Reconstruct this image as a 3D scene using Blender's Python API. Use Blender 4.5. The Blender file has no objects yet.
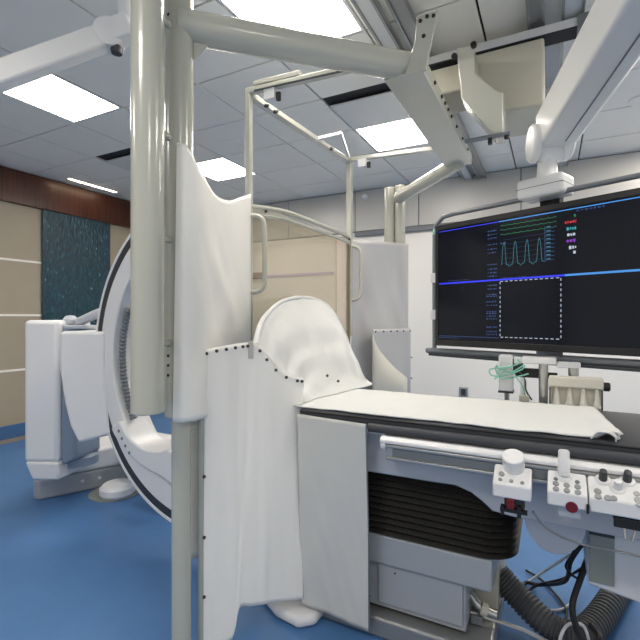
import bpy, math, random
from mathutils import Vector, Matrix, noise
random.seed(7)
S = bpy.context.scene
COL = S.collection
V = Vector
PI = math.pi

# ------------------------------------------------------------------ materials
def lin(h):
    h = h.lstrip('#')
    c = [int(h[i:i+2], 16)/255 for i in (0, 2, 4)]
    return tuple(((x/12.92) if x <= .04045 else ((x+.055)/1.055)**2.4) for x in c) + (1.0,)

def mat(name, col, rough=.5, metal=0., spec=.5, var=.04, scale=6., bump=0., bscale=40., coat=0.):
    m = bpy.data.materials.new(name); m.use_nodes = True
    nt = m.node_tree; b = nt.nodes['Principled BSDF']
    b.inputs['Roughness'].default_value = rough
    b.inputs['Metallic'].default_value = metal
    b.inputs['Specular IOR Level'].default_value = spec
    b.inputs['Coat Weight'].default_value = coat
    c = lin(col) if isinstance(col, str) else col
    tc = nt.nodes.new('ShaderNodeTexCoord')
    n = nt.nodes.new('ShaderNodeTexNoise'); n.inputs['Scale'].default_value = scale; n.inputs['Detail'].default_value = 3
    nt.links.new(tc.outputs['Object'], n.inputs['Vector'])
    mx = nt.nodes.new('ShaderNodeMix'); mx.data_type = 'RGBA'
    mx.inputs['A'].default_value = tuple(x*(1-var) for x in c[:3])+(1,)
    mx.inputs['B'].default_value = tuple(min(1, x*(1+var)) for x in c[:3])+(1,)
    nt.links.new(n.outputs['Fac'], mx.inputs['Factor'])
    nt.links.new(mx.outputs['Result'], b.inputs['Base Color'])
    if bump:
        n2 = nt.nodes.new('ShaderNodeTexNoise'); n2.inputs['Scale'].default_value = bscale; n2.inputs['Detail'].default_value = 4
        nt.links.new(tc.outputs['Object'], n2.inputs['Vector'])
        bp = nt.nodes.new('ShaderNodeBump'); bp.inputs['Strength'].default_value = bump; bp.inputs['Distance'].default_value = .01
        nt.links.new(n2.outputs['Fac'], bp.inputs['Height']); nt.links.new(bp.outputs['Normal'], b.inputs['Normal'])
    return m

def emat(name, col, strength):
    m = bpy.data.materials.new(name); m.use_nodes = True
    b = m.node_tree.nodes['Principled BSDF']
    b.inputs['Base Color'].default_value = tuple(x*.2 for x in lin(col)[:3])+(1,)
    b.inputs['Emission Color'].default_value = lin(col)
    b.inputs['Emission Strength'].default_value = strength
    return m

M = {}
M['floor'] = mat('blue_resilient_floor', '#4d78ab', .42, spec=.35, var=.09, scale=9, bump=.04, bscale=60)
M['border'] = mat('tan_floor_border', '#8f8577', .5, var=.06)
M['wall'] = mat('pale_wall_panel', '#eeece6', .45, spec=.4, var=.02, scale=2)
M['wallup'] = mat('grey_upper_wall_panel', '#bdbcb8', .32, spec=.5, var=.03, scale=2)
M['tan'] = mat('tan_wall_panel', '#a49a86', .5, var=.05, scale=4)
M['joint'] = mat('white_joint_strip', '#f2efe6', .4, var=.01)
M['bluebase'] = mat('blue_cove_base', '#3f6796', .45, var=.05)
M['ceil'] = mat('grey_ceiling_tile', '#ecebe6', .55, spec=.4, var=.03, scale=3)
M['dark'] = mat('dark_gap', '#24262a', .8, var=.02)
M['lampframe'] = mat('white_lamp_frame', '#d4d6d8', .4, var=.01)
M['lamp'] = emat('lit_diffuser', '#fff6eb', 17.8)
M['strip'] = emat('lit_linear_diffuser', '#ffe6c4', 14.0)
M['cream'] = mat('cream_enamel', '#b9baae', .22, spec=.6, var=.015, scale=3, coat=.35)
M['creamdull'] = mat('cream_plastic_cover', '#b9b7a8', .4, var=.03, scale=3)
M['white'] = mat('white_plastic', '#e2e3e4', .32, var=.015, scale=4)
M['armwhite'] = mat('white_arm_enamel', '#dfe0df', .35, var=.015)
M['greywhite'] = mat('pale_blue_grey_enamel', '#b6bbc3', .34, var=.02, scale=3)
M['pedestal'] = mat('shaded_pedestal_enamel', '#a2a7ac', .34, var=.02, scale=3)  # darker copy of the table enamel, shade low down put into its colour
M['insetgrey'] = mat('sage_grey_panel', '#8a9089', .35, var=.03)
M['standgrey'] = mat('stand_grey_enamel', '#9aa1a8', .4, var=.03)
M['polegrey'] = mat('pale_grey_pole', '#a7aaa3', .4, var=.03)
M['bluegrey'] = mat('blue_grey_enamel', '#7f8fa3', .4, var=.03)
M['grey'] = mat('mid_grey_plastic', '#6d7378', .45, var=.04)
M['darkgrey'] = mat('dark_grey_plastic', '#33373b', .45, var=.05)
M['black'] = mat('black_rubber', '#141414', .5, var=.08)
M['bellows'] = mat('black_bellows_rubber', '#2b2a27', .36, spec=.5, var=.1, scale=20)
M['steel'] = mat('brushed_steel', '#b9b9b5', .28, metal=.85, var=.06, scale=12)
M['alu'] = mat('aluminium_rail', '#9d9f9f', .4, metal=.6, var=.05, scale=12)
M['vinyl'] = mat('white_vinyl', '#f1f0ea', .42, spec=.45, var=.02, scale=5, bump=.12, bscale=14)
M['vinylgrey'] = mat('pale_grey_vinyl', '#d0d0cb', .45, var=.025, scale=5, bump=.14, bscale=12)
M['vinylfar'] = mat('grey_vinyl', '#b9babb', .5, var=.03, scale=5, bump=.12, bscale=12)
M['sheet'] = mat('white_cotton_sheet', '#dcdedc', .8, spec=.2, var=.015, scale=8, bump=.3, bscale=22)
M['creamcloth'] = mat('cream_cloth', '#d6d4c8', .7, spec=.2, var=.03, bump=.2, bscale=15)
M['mattress'] = mat('charcoal_pad_vinyl', '#3d4045', .48, spec=.4, var=.06, scale=10, bump=.05)
M['red'] = mat('red_plastic', '#6a101a', .35, var=.05)
M['green'] = mat('green_tubing', '#86c2b0', .3, var=.06)
M['brown'] = mat('brown_box', '#6b3a2c', .5, var=.06)
M['gold'] = mat('bronze_edge_strip', '#8a7f69', .4, metal=.3, var=.05)
M['stud'] = mat('dark_snap_stud', '#4b4d50', .35, metal=.7, var=.05)
M['hose'] = mat('grey_corrugated_plastic', '#4b4e50', .5, var=.08)
M['bezel'] = mat('black_bezel', '#141518', .35, var=.05)
M['screen'] = mat('dark_glossy_screen', '#07090f', .16, spec=.22, var=.02)
M['screen'].node_tree.nodes['Principled BSDF'].inputs['Emission Color'].default_value = lin('#2b3040')
M['screen'].node_tree.nodes['Principled BSDF'].inputs['Emission Strength'].default_value = .10
M['bumper'] = mat('grey_bumper_tube', '#6f7479', .4, var=.04)
M['lilac'] = mat('lilac_wall_strip', '#c6b4da', .4, var=.02)
for n_, c_, s_ in (('e_blue', '#2a35e8', .8), ('e_sky', '#4a98e8', .6), ('e_white', '#d8e4f8', .45), ('e_green', '#1f9a64', .3),
                   ('e_teal', '#3f8f9d', .32), ('e_red', '#e83048', .45), ('e_cyan', '#38c0c8', .4), ('e_purple', '#983cd8', .45), ('e_dim', '#3c60a8', .25),
                   ('e_edge', '#3b5fae', .6)):
    M[n_] = emat(n_, c_, s_)

def wood():
    m = mat('dark_red_wood', '#5b2a17', .35, var=.1)
    nt = m.node_tree; b = nt.nodes['Principled BSDF']
    tc = nt.nodes.new('ShaderNodeTexCoord'); mp = nt.nodes.new('ShaderNodeMapping'); mp.inputs['Scale'].default_value = (14, 14, .8)
    n = nt.nodes.new('ShaderNodeTexNoise'); n.inputs['Scale'].default_value = 3; n.inputs['Detail'].default_value = 6
    r = nt.nodes.new('ShaderNodeValToRGB')
    r.color_ramp.elements[0].color = lin('#33180c'); r.color_ramp.elements[1].color = lin('#5e2e18')
    r.color_ramp.elements[0].position = .3; r.color_ramp.elements[1].position = .75
    nt.links.new(tc.outputs['Object'], mp.inputs['Vector']); nt.links.new(mp.outputs['Vector'], n.inputs['Vector'])
    nt.links.new(n.outputs['Fac'], r.inputs['Fac']); nt.links.new(r.outputs['Color'], b.inputs['Base Color'])
    return m
M['wood'] = wood()

def teal():
    m = mat('teal_sparkle_glass', '#123f4d', .25, var=.05)
    nt = m.node_tree; b = nt.nodes['Principled BSDF']
    tc = nt.nodes.new('ShaderNodeTexCoord'); mp = nt.nodes.new('ShaderNodeMapping'); mp.inputs['Scale'].default_value = (1, 1, .45)
    v = nt.nodes.new('ShaderNodeTexNoise'); v.inputs['Scale'].default_value = 38; v.inputs['Detail'].default_value = 5
    r = nt.nodes.new('ShaderNodeValToRGB')
    r.color_ramp.elements[0].position = .3; r.color_ramp.elements[0].color = lin('#0c2c3a')
    r.color_ramp.elements[1].position = .66; r.color_ramp.elements[1].color = lin('#184a58')
    e = r.color_ramp.elements.new(.74); e.color = lin('#7fb0b6')
    nt.links.new(tc.outputs['Object'], mp.inputs['Vector']); nt.links.new(mp.outputs['Vector'], v.inputs['Vector'])
    nt.links.new(v.outputs['Fac'], r.inputs['Fac']); nt.links.new(r.outputs['Color'], b.inputs['Base Color'])
    bp = nt.nodes.new('ShaderNodeBump'); bp.inputs['Strength'].default_value = .7; bp.inputs['Distance'].default_value = .02
    nt.links.new(v.outputs['Fac'], bp.inputs['Height']); nt.links.new(bp.outputs['Normal'], b.inputs['Normal'])
    return m
M['teal'] = teal()

def glass(name, tint, milk, k):
    m = bpy.data.materials.new(name); m.use_nodes = True
    nt = m.node_tree; nt.nodes.clear()
    o = nt.nodes.new('ShaderNodeOutputMaterial')
    t = nt.nodes.new('ShaderNodeBsdfTransparent'); t.inputs['Color'].default_value = lin(tint)
    d = nt.nodes.new('ShaderNodeBsdfDiffuse'); d.inputs['Color'].default_value = lin(milk)
    g = nt.nodes.new('ShaderNodeBsdfGlossy'); g.inputs['Roughness'].default_value = .05
    a = nt.nodes.new('ShaderNodeMixShader'); a.inputs[0].default_value = k
    f = nt.nodes.new('ShaderNodeValue'); f.outputs[0].default_value = .05
    c = nt.nodes.new('ShaderNodeMixShader')
    nt.links.new(t.outputs[0], a.inputs[1]); nt.links.new(d.outputs[0], a.inputs[2])
    nt.links.new(f.outputs[0], c.inputs[0]); nt.links.new(a.outputs[0], c.inputs[1]); nt.links.new(g.outputs[0], c.inputs[2])
    nt.links.new(c.outputs[0], o.inputs[0])
    return m
M['leadglass'] = glass('warm_tinted_lead_glass', '#f0ece2', '#d8d0be', .2)
M['leadglass2'] = glass('pink_tinted_lead_glass', '#f8f2ea', '#e6d8cc', .22)
M['clear'] = glass('clear_drip_chamber', '#fbfaf4', '#fbf9ee', .6)

# ------------------------------------------------------------------ mesh builder
class MB:
    def __init__(s): s.v = []; s.f = []
    def add(s, vs, fs):
        b = len(s.v); s.v += [V(p) for p in vs]; s.f += [tuple(i+b for i in f) for f in fs]; return s
    def box(s, a, b, rz=0., c=None):
        x0, y0, z0 = a; x1, y1, z1 = b
        vs = [V((x, y, z)) for z in (z0, z1) for x, y in ((x0, y0), (x1, y0), (x1, y1), (x0, y1))]
        if rz:
            c = V(c) if c else V(((x0+x1)/2, (y0+y1)/2, 0)); r = Matrix.Rotation(rz, 3, 'Z')
            vs = [r @ (p-c) + c for p in vs]
        return s.hexa(vs)
    def hexa(s, vs):      # 4 bottom, 4 top
        return s.add(vs, [(3, 2, 1, 0), (4, 5, 6, 7), (0, 1, 5, 4), (1, 2, 6, 5), (2, 3, 7, 6), (3, 0, 4, 7)])
    def prism(s, poly, d):
        n = len(poly); d = V(d); p = [V(q) for q in poly]
        return s.add(p+[q+d for q in p], [tuple(range(n-1, -1, -1)), tuple(range(n, 2*n))]+[(i, (i+1) % n, (i+1) % n+n, i+n) for i in range(n)])
    def tube(s, pts, r, n=14, cap=True, closed=False):
        pts = [V(p) for p in pts]; m = len(pts); vs = []; fs = []
        rr = r if callable(r) else (lambda i: r)
        prev = None
        for i, p in enumerate(pts):
            if closed: t = pts[(i+1) % m]-pts[i-1]
            else: t = pts[min(i+1, m-1)]-pts[max(i-1, 0)]
            t.normalize()
            if prev is None:
                a = V((0, 0, 1)) if abs(t.z) < .9 else V((1, 0, 0)); u = t.cross(a).normalized()
            else: u = (prev-t*prev.dot(t)).normalized()
            prev = u; w = t.cross(u)
            for k in range(n):
                q = 2*PI*k/n; vs.append(p+(u*math.cos(q)+w*math.sin(q))*rr(i))
        for i in range(m if closed else m-1):
            j = (i+1) % m
            for k in range(n): fs.append((i*n+k, i*n+(k+1) % n, j*n+(k+1) % n, j*n+k))
        if cap and not closed: fs += [tuple(range(n-1, -1, -1)), tuple(range((m-1)*n, m*n))]
        return s.add(vs, fs)
    def cyl(s, a, b, r, n=20, r2=None):
        r2 = r if r2 is None else r2
        return s.tube([a, b], lambda i: (r, r2)[i], n)
    def lathe(s, c, prof, n=24, axis=(0, 0, 1)):
        c = V(c); ax = V(axis).normalized(); a = V((1, 0, 0)) if abs(ax.x) < .9 else V((0, 1, 0))
        u = ax.cross(a).normalized(); w = ax.cross(u); vs = []; fs = []; m = len(prof)
        for r, h in prof:
            for k in range(n):
                q = 2*PI*k/n; vs.append(c+ax*h+(u*math.cos(q)+w*math.sin(q))*max(r, 1e-4))
        for i in range(m-1):
            for k in range(n): fs.append((i*n+k, i*n+(k+1) % n, (i+1)*n+(k+1) % n, (i+1)*n+k))
        fs += [tuple(range(n-1, -1, -1)), tuple(range((m-1)*n, m*n))]
        return s.add(vs, fs)
    def grid(s, rows):
        m = len(rows); n = len(rows[0])
        return s.add([p for r in rows for p in r], [(i*n+j, i*n+j+1, (i+1)*n+j+1, (i+1)*n+j) for i in range(m-1) for j in range(n-1)])
    def bar(s, a, b, w, h, up=(0, 0, 1)):
        a = V(a); b = V(b); t = (b-a).normalized(); sd = t.cross(V(up)).normalized()*(w/2); u = sd.cross(t).normalized()*(h/2)
        return s.hexa([a-sd-u, a+sd-u, b+sd-u, b-sd-u, a-sd+u, a+sd+u, b+sd+u, b-sd+u])

ORG = {}
def tag(o, label=None, cat=None, group=None, kind=None):
    if label: o['label'] = label
    if cat: o['category'] = cat
    if group: o['group'] = group
    if kind: o['kind'] = kind
    return o
def thing(name, loc, label, cat, group=None):
    o = bpy.data.objects.new(name, None); o.empty_display_size = .1; COL.objects.link(o); o.location = loc
    ORG[o.name] = V(loc); return tag(o, label, cat, group)
def obj(name, mb, m, parent=None, org=None, bevel=0., solid=0., smooth=35, label=None, sub=0):
    root = ORG[parent.name] if parent else V(org or (0, 0, 0))
    me = bpy.data.meshes.new(name)
    me.from_pydata([tuple(p-root) for p in mb.v], [], mb.f); me.update()
    import bmesh
    bm = bmesh.new(); bm.from_mesh(me); bmesh.ops.recalc_face_normals(bm, faces=bm.faces); bm.to_mesh(me); bm.free()
    me.materials.append(m if not isinstance(m, str) else M[m])
    for p in me.polygons: p.use_smooth = True
    me.set_sharp_from_angle(angle=math.radians(smooth))
    o = bpy.data.objects.new(name, me); COL.objects.link(o)
    if parent: o.parent = parent; ORG[o.name] = root
    else: o.location = root; ORG[o.name] = root
    if solid:
        md = o.modifiers.new('thickness', 'SOLIDIFY'); md.thickness = solid; md.offset = 0
    if bevel:
        md = o.modifiers.new('bevel', 'BEVEL'); md.width = bevel; md.segments = 3; md.limit_method = 'ANGLE'; md.angle_limit = math.radians(40)
    if label: o['label'] = label
    return o
def struct(name, mb, m, **k): return tag(obj(name, mb, m, **k), kind='structure')
def copy_tree(o, parent=None):
    c = o.copy(); COL.objects.link(c)
    if parent: c.parent = parent
    for ch in list(o.children): copy_tree(ch, c)
    return c
def cr(pts, t):          # Catmull-Rom through pts, t in 0..1
    n = len(pts)-1; x = min(max(t, 0), 1)*n; i = min(int(x), n-1); f = x-i
    p = [V(pts[max(0, min(n, i+k))]) for k in (-1, 0, 1, 2)]
    return .5*((2*p[1])+(p[2]-p[0])*f+(2*p[0]-5*p[1]+4*p[2]-p[3])*f*f+(3*p[1]-p[0]-3*p[2]+p[3])*f**3)
def pl(pts, t):          # straight polyline
    n = len(pts)-1; x = min(max(t, 0), 1)*n; i = min(int(x), n-1); return V(pts[i]).lerp(V(pts[i+1]), x-i)
def spline(pts, n=40): return [cr(pts, i/(n-1)) for i in range(n)]
def sheet_rows(top, bot, nu, nv, amp, freq, diag=.6, seed=0., prof=None, ft=cr, fb=cr, edge=.15):
    rows = []
    for j in range(nv+1):
        v = j/nv; r = []
        for i in range(nu+1):
            u = i/nu; a = ft(top, u); b = fb(bot, u)
            k = prof(v) if prof else v
            p = a.lerp(b, k)
            tg = (ft(top, min(1, u+.01))-ft(top, max(0, u-.01))); nrm = tg.cross(b-a)
            nrm = nrm.normalized() if nrm.length > 1e-9 else V((0, 0, 1))
            e = min(1, min(u, 1-u)/edge)*min(1, .15+v*2)
            w = noise.noise(V((u*freq+diag*v*2, v*1.1+seed, seed*3.1)))*.8+noise.noise(V((u*freq*2.3-diag*v*4, v*2.4, seed+9)))*.4
            r.append(p+nrm*amp*w*e)
        rows.append(r)
    return rows

# ------------------------------------------------------------------ room
XL, XR, YF, YB, H = -5.34, 2.7, -2.2, 5.4, 3.0
struct('floor', MB().box((XL-.1, YF-.1, -.1), (XR+.1, YB+.1, 0)), 'floor')
bd = MB().box((XL, YF, 0), (XL+.18, YB, .003)).box((XL, YB-.18, 0), (XR, YB, .003))
struct('trim_1', bd, 'border')
struct('wall_left', MB().box((XL-.12, YF, 0), (XL, YB, H)), 'tan')
struct('wall_back', MB().box((XL-.12, YB, 0), (XR+.12, YB+.12, H)), 'wall')
struct('baseboard_left', MB().box((XL, YF, 0), (XL+.015, YB, .15)), 'bluebase', bevel=.004)
struct('baseboard_back', MB().box((XL+.015, YB-.015, 0), (XR, YB, .15)), 'bluebase', bevel=.004)
struct('trim_2', MB().box((XL, YF, 2.62), (XL+.05, YB, H-.01)), 'wood', bevel=.004)
jn = MB()
for z in (.755, 1.372, 1.99): jn.box((XL, YF, z-.012), (XL+.006, YB, z+.012))
struct('trim_3', jn, 'joint')
struct('trim_4', MB().box((XL+.006, 3.135, .15), (XL+.03, 4.043, 2.62)), 'teal', bevel=.004)
up = MB()
for a, b in ((XL+.05, -4.4), (-4.4, -3.3), (-3.3, -2.28), (-2.28, -1.44), (-1.44, -.3), (-.3, .9), (.9, 2.0), (2.0, XR)):
    up.box((a+.006, YB-.03, 2.47), (b-.006, YB, H-.01))
struct('trim_5', up, 'wallup', bevel=.004)
struct('trim_6', MB().box((-2.28, YB-.05, 2.40), (XR, YB, 2.455)).box((XL, YB-.02, 2.455), (XR, YB, H-.005)), 'grey', bevel=.006)
struct('trim_7', MB().box((-4.2, YB-.02, 1.93), (-2.6, YB, 1.965)), 'lilac')

GX = [XL, -4.8, -4.2, -3.6, -3.0, -2.23, -1.55, -.95, -.35, .25, .85, 1.45, 2.05, XR]
GY = [YF, -1.8, -1.2, -.6, 0, .6, 1.2, 1.8, 2.4, 3.0, 3.6, 4.22, 4.85, YB]
lamps = [(-3.6, 1.8), (-1.55, 1.8), (-3.6, 3.6), (-1.55, 3.6), (.85, 1.8), (.85, 3.6), (.85, 4.22), (-3.6, -.6), (-1.55, -.6), (.85, -.6)]  # unseen panel nearest the back wall is added for rear brightness
vents = [(-1.55, 3.0), (-4.2, 3.0)]
ce = MB()
for i in range(len(GX)-1):
    for j in range(len(GY)-1):
        if (GX[i], GY[j]) in lamps or (GX[i], GY[j]) in vents: continue
        g = .0065
        ce.box((GX[i]+g, GY[j]+g, H), (GX[i+1]-g, GY[j+1]-g, H+.02))
struct('ceiling', ce, 'ceil')
struct('trim_8', MB().box((XL-.12, YF-.12, H+.03), (XR+.12, YB+.12, H+.1)), 'dark')

# ------------------------------------------------------------------ ceiling fittings
LL = ['bright square ceiling light panel nearest the wooden wall band, beside the white boom arm',
      'large bright ceiling light panel above the diagonal frame tube',
      'bright ceiling light panel low behind the white side drape and thin upright',
      'bright ceiling light panel beside the square air vent, over the tinted glass screen',
      'ceiling light panel above the right end of the patient table, out of view',
      'ceiling light panel above the big monitor side of the room, out of view',
      'ceiling light panel added to brighten the back wall, right of the monitor and out of view',
      'ceiling light panel behind the camera on the wood wall side',
      'ceiling light panel behind the camera in the middle row',
      'ceiling light panel behind the camera on the far right side']
def lamp(x, y, label):
    w = GX[GX.index(x)+1]-x; d = GY[GY.index(y)+1]-y; w = min(w, .6)
    t = thing('ceiling_light_panel', (x+w/2, y+d/2, H), label, 'ceiling light', 'square ceiling light panels')
    f = MB(); a, b = .006, .022
    f.box((x+a, y+a, H-.004), (x+w-a, y+b, H+.02)).box((x+a, y+d-b, H-.004), (x+w-a, y+d-a, H+.02))
    f.box((x+a, y+b, H-.004), (x+b, y+d-b, H+.02)).box((x+w-b, y+b, H-.004), (x+w-a, y+d-b, H+.02))
    obj('frame', f, 'lampframe', t)
    obj('diffuser', MB().box((x+b, y+b, H+.002), (x+w-b, y+d-b, H+.018)), 'lamp', t)
for (x, y), l in zip(lamps, LL): lamp(x, y, l)
def vent(x, y, w, d, label, slot):
    t = thing('air_vent', (x+w/2, y+d/2, H), label, 'air vent', 'square ceiling air vents')
    obj('panel', MB().box((x+.02, y+slot, H-.02), (x+w-.02, y+d-.01, H-.005)), 'lampframe', t, bevel=.004)
    obj('slot', MB().box((x+.01, y+.01, H+.012), (x+w-.01, y+d-.01, H+.025)), 'dark', t)
vent(-1.55, 3.0, .6, .6, 'square white air vent with a dark slot next to the bright ceiling light', .11)
vent(-4.2, 3.0, .6, .6, 'ceiling air vent with dark slot beside the thick cream posts, over the wood wall', .11)
for x, y, l in ((-2.69, 3.36, 'round recessed ceiling speaker left of the thin upright, above the side drape'),
                (.62, 4.13, 'round recessed ceiling speaker at the right above the monitor')):
    t = thing('ceiling_speaker', (x, y, H), l, 'speaker', 'round ceiling speakers')
    obj('ring', MB().lathe((x, y, H-.008), [(.075, .0), (.1, 0), (.105, .008), (.075, .008)], 32), 'ceil', t)
    obj('grille', MB().lathe((x, y, H-.004), [(.0, 0), (.074, 0), (.074, .003), (0, .003)], 32), 'grey', t)
t = thing('linear_ceiling_light', (-5.08, 3.63, H), 'thin glowing linear ceiling light close to the wooden wall band', 'ceiling light')
obj('housing', MB().box((-5.115, 3.29, H-.006), (-5.05, 3.97, H+.0)), 'lampframe', t)
obj('diffuser', MB().box((-5.1, 3.31, H-.009), (-5.065, 3.95, H-.0061)), 'strip', t)
# wall sensor and outlet
t = thing('wall_sensor', (-2.14, YB-.03, 2.9), 'small round white sensor high on the grey back wall panel', 'sensor')
obj('base', MB().lathe((-2.14, YB-.03, 2.9), [(.04, 0), (.045, .01), (.03, .03)], 20, (0, -1, 0)), 'lampframe', t)
obj('dome', MB().lathe((-2.14, YB-.06, 2.9), [(.03, 0), (.025, .02), (.01, .03)], 20, (0, -1, 0)), 'white', t)
t = thing('wall_outlet', (-.915, YB, .47), 'small grey wall outlet low on the back wall behind the white sheet', 'outlet')
obj('plate', MB().box((-.965, YB-.01, .415), (-.865, YB, .53)), 'steel', t, bevel=.003)
obj('socket', MB().box((-.94, YB-.016, .435), (-.89, YB-.01, .51)), 'darkgrey', t, bevel=.002)
t = thing('wall_dispenser', (-3.78, YB, 1.92), 'small white box with brown lower half on the back wall, seen through the tinted glass', 'dispenser')
obj('body', MB().box((-3.93, YB-.1, 2.0), (-3.68, YB, 2.17)), 'white', t, bevel=.01)
obj('tray', MB().box((-3.93, YB-.1, 1.92), (-3.68, YB, 2.0)), 'brown', t, bevel=.005)

# ceiling rails
def rail(name, x, y0, y1, z0, z1, w, m, label):
    t = thing(name, (x, (y0+y1)/2, z1), label, 'ceiling rail', 'overhead carriage rails')
    obj('channel', MB().box((x-w/2, y0, z0+.012), (x+w/2, y1, z1)), m, t, bevel=.003)
    obj('flange', MB().box((x-w/2-.008, y0, z0), (x-w/2+.006, y1, z0+.012)).box((x+w/2-.006, y0, z0), (x+w/2+.008, y1, z0+.012)), 'alu', t)
rail('ceiling_rail', -.85, .6, 5.37, 2.94, H, .085, 'lampframe', 'wide pale ceiling rail next to the large light panel')
rail('ceiling_rail', -.70, .6, 5.37, 2.93, H, .07, 'alu', 'grey ceiling rail just left of the cream overhead carriage')
rail('ceiling_rail', -.075, .6, 5.37, 2.94, H, .07, 'alu', 'grey ceiling rail running to the right corner of the cream carriage')
rail('ceiling_rail', .10, .6, 5.37, 2.94, H, .09, 'lampframe', 'pale ceiling rail behind the thick white monitor arm')
t = thing('rail_cross_beam', (-.4, 2.75, 2.9), 'dark edged cross beam bridging the ceiling rails above the cream carriage', 'beam')
obj('beam', MB().box((-.95, 2.70, 2.875), (.2, 2.80, 2.925)), 'lampframe', t, bevel=.004)
obj('edge', MB().box((-.95, 2.696, 2.866), (.2, 2.804, 2.875)), 'dark', t)
for k in (-.75, .15):
    obj('end_cap', MB().box((k-.03, 2.69, 2.86), (k+.03, 2.81, 2.93)), 'grey', t)

# overhead carriage
t = thing('overhead_carriage', (-.3, 2.62, 2.86), 'cream box carriage hanging from the ceiling rails above the shield arm', 'carriage')
obj('housing', MB().prism([(-.40, 2.68, 2.855), (-.40, 2.68, 2.60), (-.33, 2.68, 2.50), (-.035, 2.68, 2.49), (-.035, 2.68, 2.855)], (0, .42, 0)), 'creamdull', t, bevel=.015)
obj('upper_housing', MB().box((-.65, 2.70, 2.68), (-.4001, 3.0, 2.84)), 'creamdull', t, bevel=.012)
hb = obj('hanger_bracket', MB().prism([(-.464, 2.5, 2.82), (-.37, 2.5, 2.80), (-.365, 2.5, 2.66), (-.27, 2.5, 2.545), (-.225, 2.5, 2.52), (-.225, 2.5, 2.31), (-.27, 2.5, 2.31), (-.437, 2.5, 2.54)], (0, .17, 0)), 'cream', t, bevel=.008)
obj('bolt', MB().lathe((-.47, 2.5, 2.765), [(.016, 0), (.016, .02)], 10, (0, -1, 0)), 'black', hb)
obj('bolt', MB().lathe((-.37, 2.5, 2.80), [(.016, 0), (.016, .02)], 10, (0, -1, 0)), 'black', hb)
lr = obj('lower_rail', MB().box((-.42, 2.50, 2.295), (-.19, 2.53, 2.309)), 'grey', t)
obj('rail_knob', MB().lathe((-.21, 2.515, 2.297), [(.012, 0), (.012, -.02)], 10), 'black', lr)
obj('rail_knob', MB().lathe((-.29, 2.515, 2.297), [(.012, 0), (.012, -.035)], 10), 'black', lr)

# ------------------------------------------------------------------ radiation shield frame
fr = thing('shield_frame', (-1.3, 1.25, 0), 'cream enamelled tubular frame of thick paired posts and diagonal overhead tubes carrying the drapes', 'frame')
P1 = V((-1.289, 1.134, 0)); P2 = V((-1.303, 1.300, 0)); PL = V((-1.293, 1.302, 0)); ZT = 2.62
def zz(p, z): return V((p.x, p.y, z))
obj('post', MB().cyl(zz(P1, 1.0), zz(P1, ZT), .0575, 40), 'cream', fr, bevel=.004)
obj('post', MB().cyl(zz(P2, .955), zz(P2, ZT), .0545, 40), 'cream', fr, bevel=.004)
obj('floor_leg', MB().cyl(zz(PL, .012), zz(PL, .955), .0375, 28), 'cream', fr)
obj('foot_plate', MB().lathe(zz(PL, 0), [(.075, 0), (.075, .008), (.05, .014)], 28), 'grey', fr)
for z in (2.46, 2.03, 1.64, 1.245):
    obj('connector', MB().cyl(zz(P1, z), zz(P2, z), .013, 12), 'cream', fr)
sd = V((-.03, -1, 0)).normalized()
for z in (1.235, 1.195, 1.158, 1.12, 2.505, 2.475):
    obj('screw', MB().lathe(zz(P2, z)+sd*.0535, [(.006, 0), (.006, .003)], 10, sd), 'dark', fr)
obj('beam', MB().cyl((-1.303, 1.294, 2.49), (-.55, 2.03, 2.49), .062, 36), 'cream', fr)
obj('gusset', MB().prism([(-1.26, 1.335, 2.44), (-1.215, 1.38, 2.44), (-1.26, 1.335, 2.36)], (.006, -.006, 0)), 'cream', fr, solid=.004)
# box arm (runs along y)
arm = MB().box((-.68, 1.94, 2.425), (-.50, 3.28, 2.435)).box((-.68, 1.94, 2.435), (-.67, 3.28, 2.56)).box((-.51, 1.94, 2.435), (-.50, 3.28, 2.50))
ba = obj('box_arm', arm, 'cream', fr, bevel=.003)
ep = obj('end_plate', MB().prism([(-.58, 1.93, 2.42), (-.485, 1.93, 2.42), (-.435, 1.93, 2.665), (-.525, 1.93, 2.665), (-.535, 1.93, 2.56)], (0, .014, 0)), 'cream', fr, bevel=.003)
for x, z in ((-.51, 2.64), (-.48, 2.65), (-.452, 2.645), (-.495, 2.57)):
    obj('bolt', MB().lathe((x, 1.93, z), [(.009, 0), (.007, .006)], 10, (0, -1, 0)), 'dark', ep)
for y in (2.15, 2.3, 2.38, 2.46, 2.55, 2.7, 2.9, 3.1):
    obj('bolt', MB().lathe((-.50, y, 2.47), [(.010, 0), (.008, .008)], 10, (1, 0, 0)), 'dark', ba)
F1 = V((-1.194, 3.832, 0)); F2 = V((-1.285, 3.815, 0))
obj('post', MB().cyl(zz(F1, .95), zz(F1, 2.51), .046, 30), 'cream', fr, bevel=.004)
obj('post', MB().cyl(zz(F2, .95), zz(F2, 2.50), .047, 30), 'cream', fr, bevel=.004)
obj('floor_leg', MB().cyl(zz(F1, 0), zz(F1, .95), .036, 24), 'cream', fr)
obj('beam', MB().cyl((-1.194, 3.80, 2.40), (-.585, 3.24, 2.44), .052, 30), 'cream', fr)
for z in (2.42, 2.05):
    obj('connector', MB().cyl(zz(F1, z), zz(F2, z), .014, 12), 'steel', fr)

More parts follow.
